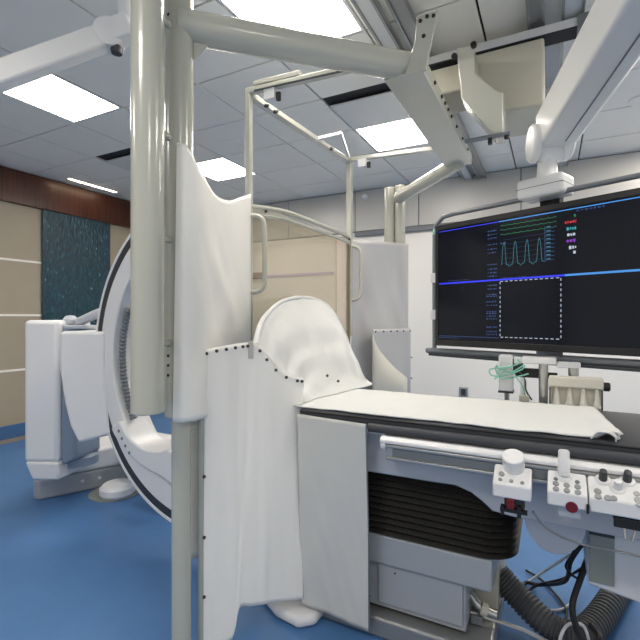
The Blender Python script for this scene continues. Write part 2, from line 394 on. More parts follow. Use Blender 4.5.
# ------------------------------------------------------------------ lead glass screen hanging on two rails
gs = thing('glass_screen', (-1.45, 2.6, .95), 'cream framed hanging screen with warm tinted lead glass and D handles over the table head', 'screen')
N0 = V((-1.477, 1.99, 0)); N1 = V((-1.41, 3.21, 0)); U = (N1-N0).normalized()
obj('upright', MB().bar(zz(N0, 1.20), zz(N0, 2.60), .032, .032, (1, 0, 0)), 'cream', gs, bevel=.003)
obj('upright', MB().bar(zz(N1, 1.20), zz(N1, 2.60), .04, .04, (1, 0, 0)), 'cream', gs, bevel=.003)
obj('top_bar', MB().bar(zz(N0, 2.565), zz(N1, 2.565), .045, .03), 'cream', gs, bevel=.003)
obj('rail', MB().bar((-1.477, 1.99, 2.585), (-.66, 2.03, 2.565), .034, .03), 'cream', gs, bevel=.003)
obj('rail', MB().bar((-1.41, 3.21, 2.585), (-.66, 3.24, 2.565), .034, .03), 'cream', gs, bevel=.003)
obj('rail_lip', MB().bar((-1.43, 1.975, 2.572), (-.66, 2.01, 2.552), .006, .008), 'darkgrey', gs)
obj('rail_cover', MB().bar((-1.44, 2.0, 2.615), (-1.16, 2.015, 2.61), .05, .024), 'cream', gs, bevel=.002)
for c in ((-1.34, 2.0, 2.54), (-1.30, 3.215, 2.54)):
    c = V(c)
    cq = obj('clamp', MB().box(c-V((.035, .02, .03)), c+V((.035, .02, .03))), 'white', gs, bevel=.003)
    obj('clamp_knob', MB().lathe(c+V((.05, 0, -.02)), [(.014, -.02), (.014, .02)], 12), 'black', cq)
for k in (.1, .17, .72):
    q = N0.lerp(N1, k)
    obj('bolt', MB().lathe(zz(q, 2.555)+V((.02, 0, 0)), [(.014, 0), (.010, .02)], 10, (1, 0, -.3)), 'stud', gs)
q = N0.lerp(N1, .58)
obj('stay', MB().bar(zz(q, 2.57), zz(q, 2.60)+V((.16, .06, 0)), .022, .02).bar(zz(q, 2.61)+V((.16, .06, 0)), zz(N1, 2.59), .016, .016), 'white', gs, bevel=.002)
# curved upper rail with corner plates
rl = [zz(N0, 1.955), zz(N0.lerp(N1, .2), 1.965)+V((.07, 0, 0)), zz(N0.lerp(N1, .5), 1.955)+V((.09, 0, 0)), zz(N0.lerp(N1, .8), 1.955)+V((.07, 0, 0)), zz(N1, 1.965)]
obj('curved_rail', MB().tube(spline(rl, 30), .014, 10), 'cream', gs)
obj('curved_rail', MB().tube([p-V((.0, 0, .045)) for p in spline(rl, 30)], .011, 10), 'cream', gs)
for a, s in ((0, 1), (4, -1)):
    p = [rl[a]-V((0, 0, .04)), cr(rl, a/4+s*.16)-V((0, 0, .045)), cr(rl, a/4+s*.3)-V((0, 0, .03)), cr(rl, a/4+s*.16), rl[a]]
    obj('corner_plate', MB().prism(p, (.006, 0, 0)), 'cream', gs)
    obj('screw', MB().lathe(cr(rl, a/4+s*.12)+V((.01, 0, -.02)), [(.008, 0), (.008, .006)], 10, (1, -.5, 0)), 'dark', gs)
for base, sg in ((N0, 1), (N1, 1)):
    o = V((.075, .035, 0))
    h = [zz(base, 1.90), zz(base, 1.90)+o*.55, zz(base, 1.875)+o*.95, zz(base, 1.82)+o*1.05, zz(base, 1.70)+o*1.05, zz(base, 1.56)+o*1.05, zz(base, 1.51)+o*.95, zz(base, 1.485)+o*.55, zz(base, 1.485)]
    obj('handle', MB().tube(spline(h, 40), .0135, 12), 'cream', gs)
pa = zz(N0, 1.0)+U*.03; pb = zz(N0.lerp(N1, .83), 1.0)
obj('pane', MB().prism([pa, pb, zz(pb, 1.945), zz(pa, 1.945)], (-.012, 0, 0)), 'leadglass', gs)
pc = zz(N1, 1.0)-U*.03
obj('side_pane', MB().prism([pb, pc, zz(pc, 1.945), zz(pb, 1.945)], (-.012, 0, 0)), 'leadglass2', gs, label='paler pink tinted strip of glass at the far edge')
obj('edge_strip', MB().bar(zz(pc, 1.0)+V((.01, 0, 0)), zz(pc, 1.93)+V((.01, 0, 0)), .03, .012, (1, 0, 0)), 'gold', gs)

# ------------------------------------------------------------------ drapes
def studs(parent, pts, n):
    first = None
    for p in pts:
        if first is None:
            first = obj('stud', MB().lathe((0, 0, 0), [(.0075, 0), (.0065, .004), (.003, .006)], 10, n), 'stud', parent)
            first.location = V(p)-ORG[parent.name]
            first.data.transform(Matrix.Translation(ORG[parent.name]))
        else:
            c = first.copy(); COL.objects.link(c); c.parent = parent; c.location = V(p)-ORG[parent.name]
nt_ = thing('side_drape', (-1.35, 1.6, .94), 'large white vinyl drape sagging from the thick post to the glass screen upright', 'drape')
top = [(-1.262, 1.248, 2.0), (-1.232, 1.268, 1.992), (-1.235, 1.36, 1.91), (-1.32, 1.53, 1.885), (-1.365, 1.68, 1.90), (-1.43, 1.85, 1.965), (-1.462, 1.985, 2.02)]
bot = [(-1.276, 1.241, .945), (-1.236, 1.262, .945), (-1.232, 1.352, .945), (-1.31, 1.53, .945), (-1.355, 1.68, .945), (-1.42, 1.85, .945), (-1.462, 1.985, .945)]
obj('panel', MB().grid(sheet_rows(top, bot, 60, 50, .026, 4, diag=1.6, seed=3.3, edge=.45)), 'vinyl', nt_, solid=.004, smooth=80)
sk_t = [(-1.337, 1.392, .96), (-1.33, 1.54, .96), (-1.36, 1.70, .96), (-1.45, 1.95, .96)]
sk_b = [(-1.337, 1.392, .33), (-1.33, 1.54, .33), (-1.36, 1.70, .33), (-1.45, 1.95, .33)]
obj('lower_skirt', MB().grid(sheet_rows(sk_t, sk_b, 30, 20, .008, 5, seed=1)), 'vinyl', nt_, solid=.004, smooth=80)
obj('collar', MB().tube([(-1.262, 1.248, 2.0), (-1.232, 1.268, 1.992)], .006, 8), 'vinyl', nt_)

ct = thing('front_curtain', (-1.2, 1.55, .02), 'long white studded vinyl curtain hanging to the floor from a thin grey upright', 'curtain')
ctop = [(-1.244, 1.382, 1.211), (-1.221, 1.428, 1.221), (-1.196, 1.474, 1.227), (-1.18, 1.528, 1.233), (-1.159, 1.569, 1.236), (-1.136, 1.596, 1.226), (-1.117, 1.623, 1.183), (-1.093, 1.658, 1.133), (-1.067, 1.699, 1.094), (-1.032, 1.746, 1.072), (-1.011, 1.774, 1.066)]
cbot = [(-1.250, 1.375, .012), (-1.222, 1.398, .012), (-1.195, 1.420, .012), (-1.167, 1.452, .016), (-1.158, 1.468, .06), (-1.152, 1.487, .135), (-1.122, 1.525, .130), (-1.095, 1.555, .126), (-1.063, 1.592, .122), (-1.015, 1.648, .112), (-.972, 1.703, .104)]
obj('panel', MB().grid(sheet_rows(ctop, cbot, 80, 60, .013, 5, diag=.25, seed=5.2, ft=pl, prof=lambda v: v, edge=.06)), 'vinyl', ct, solid=.004, smooth=80)
hk = [(-1.258, 1.374, .008), (-1.258, 1.374, .6), (-1.258, 1.374, 1.12), (-1.259, 1.376, 1.17), (-1.252, 1.382, 1.205)]
obj('upright', MB().tube(spline(hk, 30), .0125, 12), 'polegrey', ct)
st = [pl(ctop, k)+V((.004, -.006, -.016)) for k in (.015, .1, .18, .26, .33, .38, .53, .62, .72, .82, .92, .985)]
st += [V((-1.243, 1.376, z)) for z in (.95, .70, .455, .215)]
studs(ct, st, (.55, -.83, 0))
obj('clasp', MB().bar((-1.152, 1.566, 1.24), (-1.152, 1.566, 1.165), .022, .010, (.55, -.83, 0)), 'steel', ct, bevel=.002)

tc_ = thing('table_curtain', (-.85, 1.77, .02), 'pale grey vinyl flap hanging from the near table edge beside the black bellows', 'curtain')
obj('panel', MB().grid(sheet_rows([(-1.0, 1.706, .915), (-.83, 1.694, .912), (-.665, 1.684, .91)], [(-.985, 1.712, .072), (-.83, 1.725, .055), (-.672, 1.735, .036)], 40, 50, .010, 3.0, diag=1.2, seed=8.1)), 'vinylgrey', tc_, solid=.004, smooth=80)
obj('hem', MB().tube([(-.665, 1.682, .91), (-.668, 1.712, .47), (-.672, 1.733, .036)], .0035, 6), 'grey', tc_)

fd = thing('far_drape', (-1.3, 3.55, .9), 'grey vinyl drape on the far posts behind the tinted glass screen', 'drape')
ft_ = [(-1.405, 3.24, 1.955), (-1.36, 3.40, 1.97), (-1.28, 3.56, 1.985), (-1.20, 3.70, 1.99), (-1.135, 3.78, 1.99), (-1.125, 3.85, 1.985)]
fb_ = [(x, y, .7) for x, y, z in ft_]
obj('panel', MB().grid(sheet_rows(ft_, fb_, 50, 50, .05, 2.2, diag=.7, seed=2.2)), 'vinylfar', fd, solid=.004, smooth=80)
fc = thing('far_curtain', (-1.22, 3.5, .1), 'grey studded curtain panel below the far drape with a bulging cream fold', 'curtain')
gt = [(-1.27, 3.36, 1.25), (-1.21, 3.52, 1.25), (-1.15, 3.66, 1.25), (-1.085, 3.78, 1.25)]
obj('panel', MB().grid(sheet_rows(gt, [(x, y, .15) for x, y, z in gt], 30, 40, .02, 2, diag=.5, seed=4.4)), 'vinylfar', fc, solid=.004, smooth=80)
studs(fc, [pl(gt, k)+V((.012, -.018, -.02)) for k in (.05, .24, .43, .6, .78, .97)]+[V((-1.075, 3.775, 1.0)), V((-1.075, 3.775, .82))], (.6, -.8, 0))
rows = []
for j in range(25):
    v = j/24; r = []
    for k in range(21):
        u = k/20
        zt = 1.225-.40*u**.62
        p = V((-1.275, 3.35, 0)).lerp(V((-1.105, 3.735, 0)), u); p.z = zt+(.62-zt)*v
        r.append(p+V((.6, -.8, 0))*(.012+.07*math.sin(PI*u)**.7*math.sin(PI*v**.75)**.8))
    rows.append(r)
obj('bulging_fold', MB().grid(rows), 'creamcloth', fc, solid=.004, smooth=80, label='cream bulging fold')

# domed drape over the table head
hd = thing('head_drape', (-1.1, 2.1, .945), 'white cloth drape domed over a hoop at the head end of the table', 'drape')
hoop = [(-1.145, 1.605, 1.22), (-1.20, 1.70, 1.275), (-1.30, 1.90, 1.345), (-1.375, 2.19, 1.435), (-1.384, 2.48, 1.468), (-1.35, 2.72, 1.42), (-1.31, 2.86, 1.27), (-1.245, 2.88, 1.10), (-1.15, 2.80, .955)]
base = [(-1.005, 1.755, .955), (-1.005, 1.84, .948), (-1.01, 1.92, .948), (-.985, 2.03, .948), (-.97, 2.14, .948), (-.955, 2.26, .948), (-.94, 2.34, .948), (-.93, 2.43, .948), (-.95, 2.50, .948)]
rows = []
NU, NV = 56, 36
for j in range(NV+1):
    v = j/NV; r = []
    for i in range(NU+1):
        u = i/NU; a = cr(hoop, u); b = cr(base, u)
        p = a.lerp(b, v**1.12); p.z = a.z+(b.z-a.z)*(1-(1-v)**1.22)
        # near edge follows the studded curtain top, then drops to the pad
        if u < .15:
            k = 1-u/.15
            e = cr([(-1.145, 1.605, 1.22), (-1.117, 1.636, 1.18), (-1.067, 1.71, 1.09), (-1.013, 1.775, 1.062), (-1.006, 1.772, 1.0), (-1.005, 1.765, .955)], v)
            p = p.lerp(e, k*k)
        bulge = math.sin(PI*v)*.05*math.sin(PI*min(1, u*1.1)) - .05*max(0, v-.6)/.4*math.sin(PI*v)
        p += V((.55, -.35, .6))*bulge
        w = noise.noise(V((u*8, v*1.6+1, 3)))*.036+noise.noise(V((u*20, v*5, 7)))*.010+noise.noise(V((u*3+v*3, v*5, 1)))*.024-.05*math.exp(-((u-.2)/.09)**2-((v-.55)/.3)**2)
        p += V((.5, -.6, .5))*w*min(1, u*10)*(1-v**6)*(.25+.75*min(1, v*4))
        if p.z < .95: p.z = .95
        r.append(p)
    rows.append(r)
obj('cloth', MB().grid(rows), 'sheet', hd, solid=.004, smooth=80)
# rolled top rim of the dome
obj('rim', MB().tube([cr(hoop, i/40)+V((-.008, 0, .0)) for i in range(41)], lambda i: .014+.004*noise.noise(V((i*.7, 2, 0))), 10), 'sheet', hd)
studs(hd, [V((-.93, 1.98, 1.03)), V((-.965, 1.93, 1.06))], (.5, -.7, .4))

# ------------------------------------------------------------------ patient table
tb = thing('patient_table', (-.5, 2.0, 0), 'white and blue grey patient examination table with black bellows skirt on a boxed pedestal', 'table')
obj('base_plate', MB().box((-1.05, 1.765, 0), (-.20, 2.42, .085)), 'alu', tb, bevel=.012)
ft = MB().prism([(-1.22, 1.74, .002), (-1.09, 1.665, .002), (-.965, 1.645, .002), (-.905, 1.70, .002), (-.90, 2.3, .002), (-1.22, 2.3, .002)], (0, 0, .05))
obj('foot', ft, 'white', tb, bevel=.02)
obj('lower_housing', MB().box((-1.0, 1.82, .10), (-.30, 2.38, .30)), 'pedestal', tb, bevel=.006)
obj('access_panel', MB().box((-.66, 1.808, .125), (-.31, 1.82, .295)), 'pedestal', tb, bevel=.003)
for x, z in ((-.585, .265), (-.70, .135)):
    obj('screw', MB().lathe((x, 1.81, z), [(.005, 0), (.004, .004)], 8, (0, -1, 0)), 'dark', tb)
obj('upper_housing', MB().box((-1.0, 1.795, .292), (-.20, 2.38, .42)), 'pedestal', tb, bevel=.012)
obj('back_housing', MB().box((-.30, 2.02, .1), (-.20, 2.36, .292)), 'creamdull', tb, bevel=.006)
# bellows
def rrect(x0, x1, y0, y1, r, z, n=8):
    out = []
    for cx, cy, a in ((x1-r, y0+r, -PI/2), (x1-r, y1-r, 0), (x0+r, y1-r, PI/2), (x0+r, y0+r, PI)):
        for k in range(n+1):
            q = a+PI/2*k/n; out.append(V((cx+r*math.cos(q), cy+r*math.sin(q), z)))
    return out
be = MB(); loops = []
nl = 11
for k in range(nl*4+1):
    ph = k/4; z = .412+(.70-.412)*k/(nl*4)
    o_ = .018*(0.5+0.5*math.cos(2*PI*ph))
    loops.append(rrect(-1.0+o_, -.115-o_, 1.79+o_, 2.36-o_, .12, z))
n = len(loops[0])
be.add([p for l in loops for p in l], [(i*n+k, i*n+(k+1) % n, (i+1)*n+(k+1) % n, (i+1)*n+k) for i in range(len(loops)-1) for k in range(n)]+[tuple(range(n-1, -1, -1)), tuple(range((len(loops)-1)*n, len(loops)*n))])
obj('bellows', be, 'bellows', tb, smooth=60)
# side body with arched lower edge
poly = [(-1.0, .865), (-1.0, .69), (-.40, .695), (-.33, .697), (-.27, .68), (-.225, .65), (-.195, .625), (-.13, .618), (1.3, .615), (1.3, .865)]
obj('side_panel', MB().prism([(x, 1.755, z) for x, z in poly], (0, .05, 0)), 'greywhite', tb, bevel=.006)
obj('far_side_panel', MB().prism([(x, 2.22, z) for x, z in poly], (0, .05, 0)), 'greywhite', tb, bevel=.006)
obj('body_top', MB().box((-1.0, 1.72, .865), (1.3, 2.28, .88)), 'white', tb, bevel=.004)
obj('body_floor', MB().box((-.12, 1.81, .625), (1.3, 2.215, .64)), 'greywhite', tb)
obj('panel_seam', MB().box((.035, 1.752, .66), (.038, 1.757, .76)), 'grey', tb)
obj('rail_cover', MB().prism([(-.60, 1.73, .874), (-.60, 1.675, .874), (-.60, 1.658, .862), (-.60, 1.658, .850), (-.60, 1.73, .850)], (1.9, 0, 0)), 'white', tb, bevel=.004)
obj('side_rail', MB().box((-.575, 1.668, .785), (1.3, 1.70, .848)).box((-.575, 1.660, .834), (1.3, 1.668, .846)).box((-.575, 1.660, .787), (1.3, 1.668, .799)), 'steel', tb, bevel=.003)
obj('rail_groove', MB().box((-.55, 1.6665, .80), (1.3, 1.669, .832)), 'grey', tb)
for x in (-.45, -.2, .05, .3):
    obj('rail_bracket', MB().box((x-.02, 1.70, .79), (x+.02, 1.757, .83)), 'steel', tb)
obj('rail_end', MB().lathe((-.577, 1.69, .845), [(.0, 0), (.03, 0), (.03, .02), (0, .02)], 20, (-1, 0, 0)), 'white', tb)
dk = [(.008+.10*math.cos(PI+PI*k/18), 1.80, .625+.13*math.sin(PI+PI*k/18)) for k in range(19)]
obj('rounded_guard', MB().prism(dk, (0, .03, 0)), 'bluegrey' if 0 else 'greywhite', tb, bevel=.004, label='grey half round guard under the table edge')
obj('under_housing', MB().prism([(.115, 1.86, .615), (.115, 1.86, .385), (.27, 1.86, .36), (.9, 1.86, .33), (.9, 1.86, .615)], (0, .32, 0)), 'lampframe', tb, bevel=.008)
obj('inset_panel', MB().box((.118, 1.852, .40), (.195, 1.86, .60)), 'insetgrey', tb, bevel=.003)
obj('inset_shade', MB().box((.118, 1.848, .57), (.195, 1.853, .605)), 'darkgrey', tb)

md_ = thing('table_mattress', (.15, 2.0, .88), 'charcoal grey vinyl pad lying along the patient table', 'mattress')
obj('pad', MB().box((-1.0, 1.715, .882), (1.3, 2.29, .938)), 'mattress', md_, bevel=.014)
obj('piping', MB().tube([(-.99, 1.713, .928), (1.3, 1.713, .928)], .004, 8), 'black', md_)
obj('end_bolster', MB().tube([(-.66, 1.70, .895), (1.3, 1.70, .895)], .0185, 12), 'mattress', md_)

# sheet on the pad
sh = thing('white_sheet', (-.3, 2.0, .94), 'white cotton sheet laid along the charcoal pad with a crumpled right end', 'sheet')
rows = []
for j in range(31):
    v = j/30; r = []
    for i in range(91):
        u = i/90
        x = -1.03+u*1.20
        ye = 1.722+.012*noise.noise(V((x*4, 0, 0))); yf = 2.285+.012*noise.noise(V((x*5, 3, 0)))
        # right hem runs slantwise
        xe = x+(.035*(1-v))*(u**6)
        y = ye+(yf-ye)*v
        z = .945+.004*noise.noise(V((x*6, y*6, 1)))+.003*noise.noise(V((x*14, y*14, 5)))
        g = max(0, u-.93)/.07
        z += g*math.sin(PI*min(1, g*.95))*.018*(1-.6*v)*(1+.6*noise.noise(V((y*18, x*25, 2))))
        z += g*(1-v)**2*.016
        z = max(z, .942)
        r.append(V((xe, y, z)))
    rows.append(r)
obj('cloth', MB().grid(rows), 'sheet', sh, solid=.005, smooth=80)
cl = MB()
rows_ = []
for i in range(19):
    k = i/18; r = []
    for q in range(15):
        a = q/14*PI
        rr = (.030-.016*k)*(1+.30*noise.noise(V((k*4, a*1.1, 4))))
        r.append(V((.150+.045*k+rr*1.1*math.cos(a)+.01*noise.noise(V((k*7, 2, 1))), 1.712+k*.12, .941+rr*math.sin(a)*.95)))
    rows_.append(r)
cl.grid(rows_)
obj('crumpled_hem', cl, 'sheet', sh, smooth=80, solid=.004)

# ------------------------------------------------------------------ control modules clamped to the rail
def module(name, x0, x1, yf, zf, yb, zb, label, fh=.045):
    t = thing(name, ((x0+x1)/2, (yf+yb)/2, zf-fh), label, 'control panel', 'control modules on the table rail')
    m = MB().prism([(x0, yf, zf), (x0, yf-.0, zf-fh), (x0, yb, zf-fh-.005), (x0, yb, zb)], (x1-x0, 0, 0))
    obj('body', m, 'white', t, bevel=.006)
    sl = (zb-zf)/(yb-yf)
    def top(x, k): return V((x, yf+(yb-yf)*k, zf+(zb-zf)*k))
    nrm = V((0, -sl, 1)).normalized()
    return t, top, nrm
B = M['grey']
t, top, nm = module('knob_control_module', -.175, -.058, 1.58, .792, 1.655, .836, 'small white control module with one big round knob, left of the joystick panels')
obj('knob', MB().lathe(top(-.115, .92), [(.035, 0), (.035, .050), (.032, .053), (.0, .053)], 32, nm), 'white', t)
for x, k, r in ((-.150, .48, .010), (-.152, .2, .0065), (-.118, .2, .0065), (-.085, .2, .0065)):
    obj('button', MB().lathe(top(x, k), [(r, 0), (r*.9, .003)], 14, nm), 'alu', t)
obj('release_button', MB().box((-.132, 1.578, .714), (-.108, 1.60, .746)), 'red', t, bevel=.003, label='dark red release button under the module')
obj('clip', MB().box((-.152, 1.585, .70), (-.070, 1.60, .712)).box((-.15, 1.58, .69), (-.14, 1.6, .72)).box((-.1, 1.58, .69), (-.088, 1.6, .725)), 'black', t)
obj('clamp', MB().box((-.14, 1.60, .70), (-.08, 1.664, .80)), 'darkgrey', t)
t, top, nm = module('joystick_control_module', -.012, .098, 1.58, .795, 1.655, .84, 'white control module with a tall white joystick and six grey buttons')
jb = obj('joystick_base', MB().lathe(top(.035, .75), [(.024, 0), (.02, .006), (.017, .008)], 24, nm), 'white', t)
obj('joystick', MB().lathe(top(.035, .75)+nm*.006, [(.0175, 0), (.018, .04), (.0165, .045), (.0165, .075), (.013, .08), (0, .081)], 24, (0, .1, 1)), 'white', jb)
for i in range(3):
    for j in range(2 if i != 1 else 2):
        obj('button', MB().lathe(top(.012+.03*i, .12+.24*j), [(.0095, 0), (.0085, .003)], 14, nm), 'alu', t)
for i in (0, 2): obj('button_mark', MB().lathe(top(.012+.03*i, .58), [(.007, 0), (.0065, .002)], 12, nm), 'grey', t)
obj('release_button', MB().lathe((.055, 1.59, .755), [(.017, 0), (.017, .012)], 24, (0, -1, 0)), 'red', t, label='dark red round release button under the module')
obj('clamp', MB().box((.02, 1.60, .715), (.08, 1.664, .80)), 'greywhite', t)
t, top, nm = module('multi_knob_control_module', .101, .40, 1.58, .795, 1.655, .84, 'long white control module with two black joysticks and a short white knob')
for x, k, r, h, m in ((.142, .85, .012, .036, 'darkgrey'), (.206, .95, .012, .036, 'darkgrey'), (.178, .55, .0115, .03, 'white'), (.30, .8, .012, .036, 'darkgrey')):
    kr = obj('knob_ring', MB().lathe(top(x, k), [(r*1.9, 0), (r*1.6, .004), (r*1.2, .005)], 22, nm), 'white', t)
    obj('knob', MB().lathe(top(x, k)+nm*.004, [(r, 0), (r*.95, h*.5), (r*.85, h), (0, h+.001)], 20, nm), m, kr)
for x, k, r in ((.125, .3, .0105), (.125, .08, .010), (.150, .08, .0105), (.165, .1, .0095), (.225, .45, .009), (.227, .2, .012), (.228, .02, .01), (.26, .3, .01), (.29, .3, .01)):
    obj('button', MB().lathe(top(x, k), [(r, 0), (r*.9, .003)], 14, nm), 'alu', t)
obj('clip', MB().box((.165, 1.585, .716), (.235, 1.60, .745)), 'black', t, bevel=.002)
obj('latch', MB().tube([(.19, 1.583, .718), (.192, 1.578, .69), (.21, 1.578, .685), (.218, 1.583, .715)], .004, 8), 'steel', t)
obj('clamp', MB().box((.17, 1.60, .715), (.24, 1.664, .80)), 'darkgrey', t)
obj('seam_clip', MB().box((.094, 1.574, .745), (.101, 1.582, .772)), 'black', t)

# ------------------------------------------------------------------ monitor
L0 = V((-.633, 2.76, 0)); e = V((.922, -.387, 0)); nn = V((-.387, -.922, 0))
def mp(u, z, d=0.): return L0+e*u+nn*d+V((0, 0, z))
mo = thing('monitor', mp(.645, 1.17), 'very large black wall size monitor showing a waveform window and blue lines', 'monitor')
def pbox(u0, u1, z0, z1, d0, d1):
    return MB().hexa([mp(u0, z0, d0), mp(u1, z0, d0), mp(u1, z0, d1), mp(u0, z0, d1), mp(u0, z1, d0), mp(u1, z1, d0), mp(u1, z1, d1), mp(u0, z1, d1)])
W0, W1, ZA, ZB = 0., 1.30, 1.172, 1.905
obj('back_cover', pbox(W0, W1, ZA, ZB, -.075, -.004), 'bezel', mo, bevel=.008)
bz = MB()
for a in ((W0, W1, ZA, ZA+.035), (W0, W1, ZB-.03, ZB), (W0, W0+.02, ZA+.035, ZB-.03), (W1-.02, W1, ZA+.035, ZB-.03)):
    b = pbox(*a, -.004, .006); bz.add(b.v, b.f)
obj('bezel', bz, 'bezel', mo, bevel=.002)
obj('screen', pbox(W0+.019, W1-.019, ZA+.034, ZB-.029, -.0039, .001), 'screen', mo)
def strip(mb, u0, z0, u1, z1, w):
    a = V((u0, z0)); b = V((u1, z1)); t = (b-a)
    t = t.normalized() if t.length > 0 else V((1, 0)); q = V((-t.y, t.x))*w/2
    c = [a+q, a-q, b-q, b+q]
    return mb.add([mp(p.x, p.y, .0022) for p in c], [(0, 1, 2, 3)])
mb = strip(MB(), .025, 1.548, .75, 1.548, .009); obj('divider_line', mb, 'e_blue', mo)
mb = strip(MB(), .75, 1.548, W1-.02, 1.548, .010); obj('divider_line', mb, 'e_sky', mo)
mb = strip(MB(), .025, 1.864, .41, 1.864, .004); obj('top_line', mb, 'e_blue', mo)
mb = strip(MB(), .41, 1.864, W1-.02, 1.864, .005); obj('top_line', mb, 'e_sky', mo)
mb = strip(MB(), .025, 1.232, .41, 1.232, .003); obj('bottom_line', mb, 'e_dim', mo)
mb = MB()
for k in range(12):
    u = .42+.0262*k; strip(mb, u, 1.538, u+.015, 1.538, .0036); strip(mb, u, 1.236, u+.015, 1.236, .0036)
for k in range(12):
    z = 1.242+.0255*k; strip(mb, .418, z, .418, z+.013, .0036); strip(mb, .731, z, .731, z+.013, .0036)
obj('dashed_frame', mb, 'e_white', mo)
mb = MB()
for z in (1.838, 1.815, 1.79):
    pr = None
    for k in range(60):
        u = .42+.29*k/59; zz_ = z+.007*max(0, math.sin(k*.9))**8+.001*math.sin(k*2.1)
        if pr: strip(mb, pr[0], pr[1], u, zz_, .0026)
        pr = (u, zz_)
obj('green_trace', mb, 'e_green', mo)
mb = MB(); pr = None
for k in range(140):
    u = .425+.225*k/139; ph = (k/139*3.6+.15) % 1
    h = .12*(1/(1+math.exp(-(ph-.22)*45)))*(1-1/(1+math.exp(-(ph-.55)*40)))*(1-.35*abs(ph-.38)*3) + .012*math.sin(ph*20)*.5
    z = 1.622+h
    if pr: strip(mb, pr[0], pr[1], u, z, .0028)
    pr = (u, z)
obj('pressure_waveform', mb, 'e_teal', mo)
mb = MB()
for k in range(9): strip(mb, .655, 1.63+.02*k, .70, 1.63+.02*k, .0028)
strip(mb, .655, 1.62, .655, 1.80, .003)
for k in range(6): strip(mb, .43, 1.76-.025*k, .65, 1.765-.025*k, .0008)
obj('scale_marks', mb, 'e_dim', mo)
mb = MB()
for k in range(9): strip(mb, .662, 1.636+.02*k, .682, 1.636+.02*k, .006)
obj('scale_readout', mb, 'e_teal', mo)
for z, c, u0, u1 in ((1.832, 'e_green', .79, .802), (1.803, 'e_red', .75, .80), (1.771, 'e_cyan', .757, .80), (1.742, 'e_white', .76, .80), (1.712, 'e_purple', .757, .80), (1.68, 'e_white', .768, .80), (1.655, 'e_white', .787, .80)):
    mb = MB(); u = u0
    while u < u1-.003:
        w = random.uniform(.006, .013); strip(mb, u, z+random.uniform(-.002, .002), min(u+w, u1), z, random.uniform(.010, .016)); u += w+.004
    obj('readout', mb, c, mo)
def words(u0, u1, z, h=.008):
    mb = MB(); u = u0
    while u < u1:
        w = random.uniform(.004, .014); strip(mb, u, z, min(u+w, u1), z, h*random.uniform(.5, 1)); u += w+random.uniform(.003, .008)
    obj('text_line', mb, 'e_dim', mo)
for z in (1.82, 1.80, 1.78, 1.745, 1.72, 1.70, 1.635, 1.61, 1.59, 1.57, 1.52, 1.50, 1.47, 1.46, 1.43, 1.41, 1.375, 1.365, 1.35, 1.335, 1.29, 1.265, 1.25):
    words(.338 if z < 1.5 else .345, .40, z)
for z in (1.745,): words(.42, .45, z, .014)
words(.09, .23, 1.562, .004); words(.025, .16, 1.222, .006); words(.80, .92, 1.852, .009); words(.42, .56, 1.556, .004)
# bumper frame around the monitor
bt = [(-.035, 1.15), (-.035, 1.4), (-.035, 1.86), (-.022, 1.92), (.03, 1.962), (.10, 1.968), (.6, 1.968), (1.25, 1.968), (1.35, 1.95), (1.37, 1.88), (1.37, 1.3), (1.37, 1.15)]
pts = [mp(u, z, -.035) for u, z in bt]
dense = []
for i in range(len(pts)-1):
    for k in range(6): dense.append(pts[i].lerp(pts[i+1], k/6))
dense.append(pts[-1])
obj('bumper_frame', MB().tube(dense, .0135, 12), 'bumper', mo)
obj('bottom_rail', MB().tube([mp(-.09, 1.135, -.035), mp(.4, 1.137, -.035), mp(1.39, 1.14, -.035)], .018, 14), 'bumper', mo)
obj('bottom_rail', MB().tube([mp(-.07, 1.112, -.03), mp(1.39, 1.112, -.03)], .010, 10), 'darkgrey', mo)
for z in (1.36, 1.59): obj('frame_clamp', MB().box(mp(-.035, z-.03, -.035)-V((.02, .02, 0)), mp(-.035, z+.03, -.035)+V((.02, .02, 0))), 'lampframe', mo, bevel=.004)
obj('green_tip', MB().cyl(mp(-.034, 1.862, -.035), mp(-.028, 1.895, -.035), .0145, 12), 'e_green' if 0 else 'green', mo)
obj('mount_post', MB().box(mp(.645, 1.5, -.13)-V((.1, .03, .15)), mp(.645, 1.5, -.08)+V((.1, .03, .3))), 'bezel', mo, bevel=.01)
obj('lower_bracket', MB().box(mp(.655, 1.14, -.05)-V((.06, .02, 0)), mp(.655, 1.175, -.05)+V((.06, .02, 0))), 'grey', mo, bevel=.004)

# white suspension arm for the monitor
am = thing('suspension_arm', (-.02, 2.55, 2.05), 'thick white ceiling suspension arm ending in a swivel head on top of the monitor', 'arm')
A = V((.012, 2.55, 2.285)); Bq = V((.228, 1.80, 2.365)); dr = (Bq-A).normalized()
A2 = A-dr*.02; B2 = A+dr*1.55
obj('arm_beam', MB().bar(A2, B2, .17, .20), 'armwhite', am, bevel=.02)
obj('arm_groove', MB().bar(A2+dr*.12-V((0, 0, .1005))+V((.02, 0, 0)), B2-dr*.05-V((0, 0, .1005))+V((.02, 0, 0)), .006, .004), 'grey', am)
sdv = dr.cross(V((0, 0, 1))).normalized()
J = V((-.01, 2.555, 2.20))
for s in (-1, 1):
    c = J+sdv*s*.075+dr*.01+V((0, 0, .03))
    obj('joint_cheek', MB().lathe(c, [(.0, -.022), (.085, -.022), (.095, -.012), (.095, .012), (.085, .022), (0, .022)], 28, sdv*s), 'armwhite', am)
obj('pivot', MB().lathe(J-dr*-.0+V((0, 0, -.01)), [(0, -.055), (.055, -.055), (.06, -.045), (.06, .045), (.055, .055), (0, .055)], 28, sdv), 'armwhite', am)
obj('neck', MB().lathe((-.02, 2.56, 2.03), [(.06, 0), (.05, .03), (.045, .10), (.05, .14)], 28), 'armwhite', am)
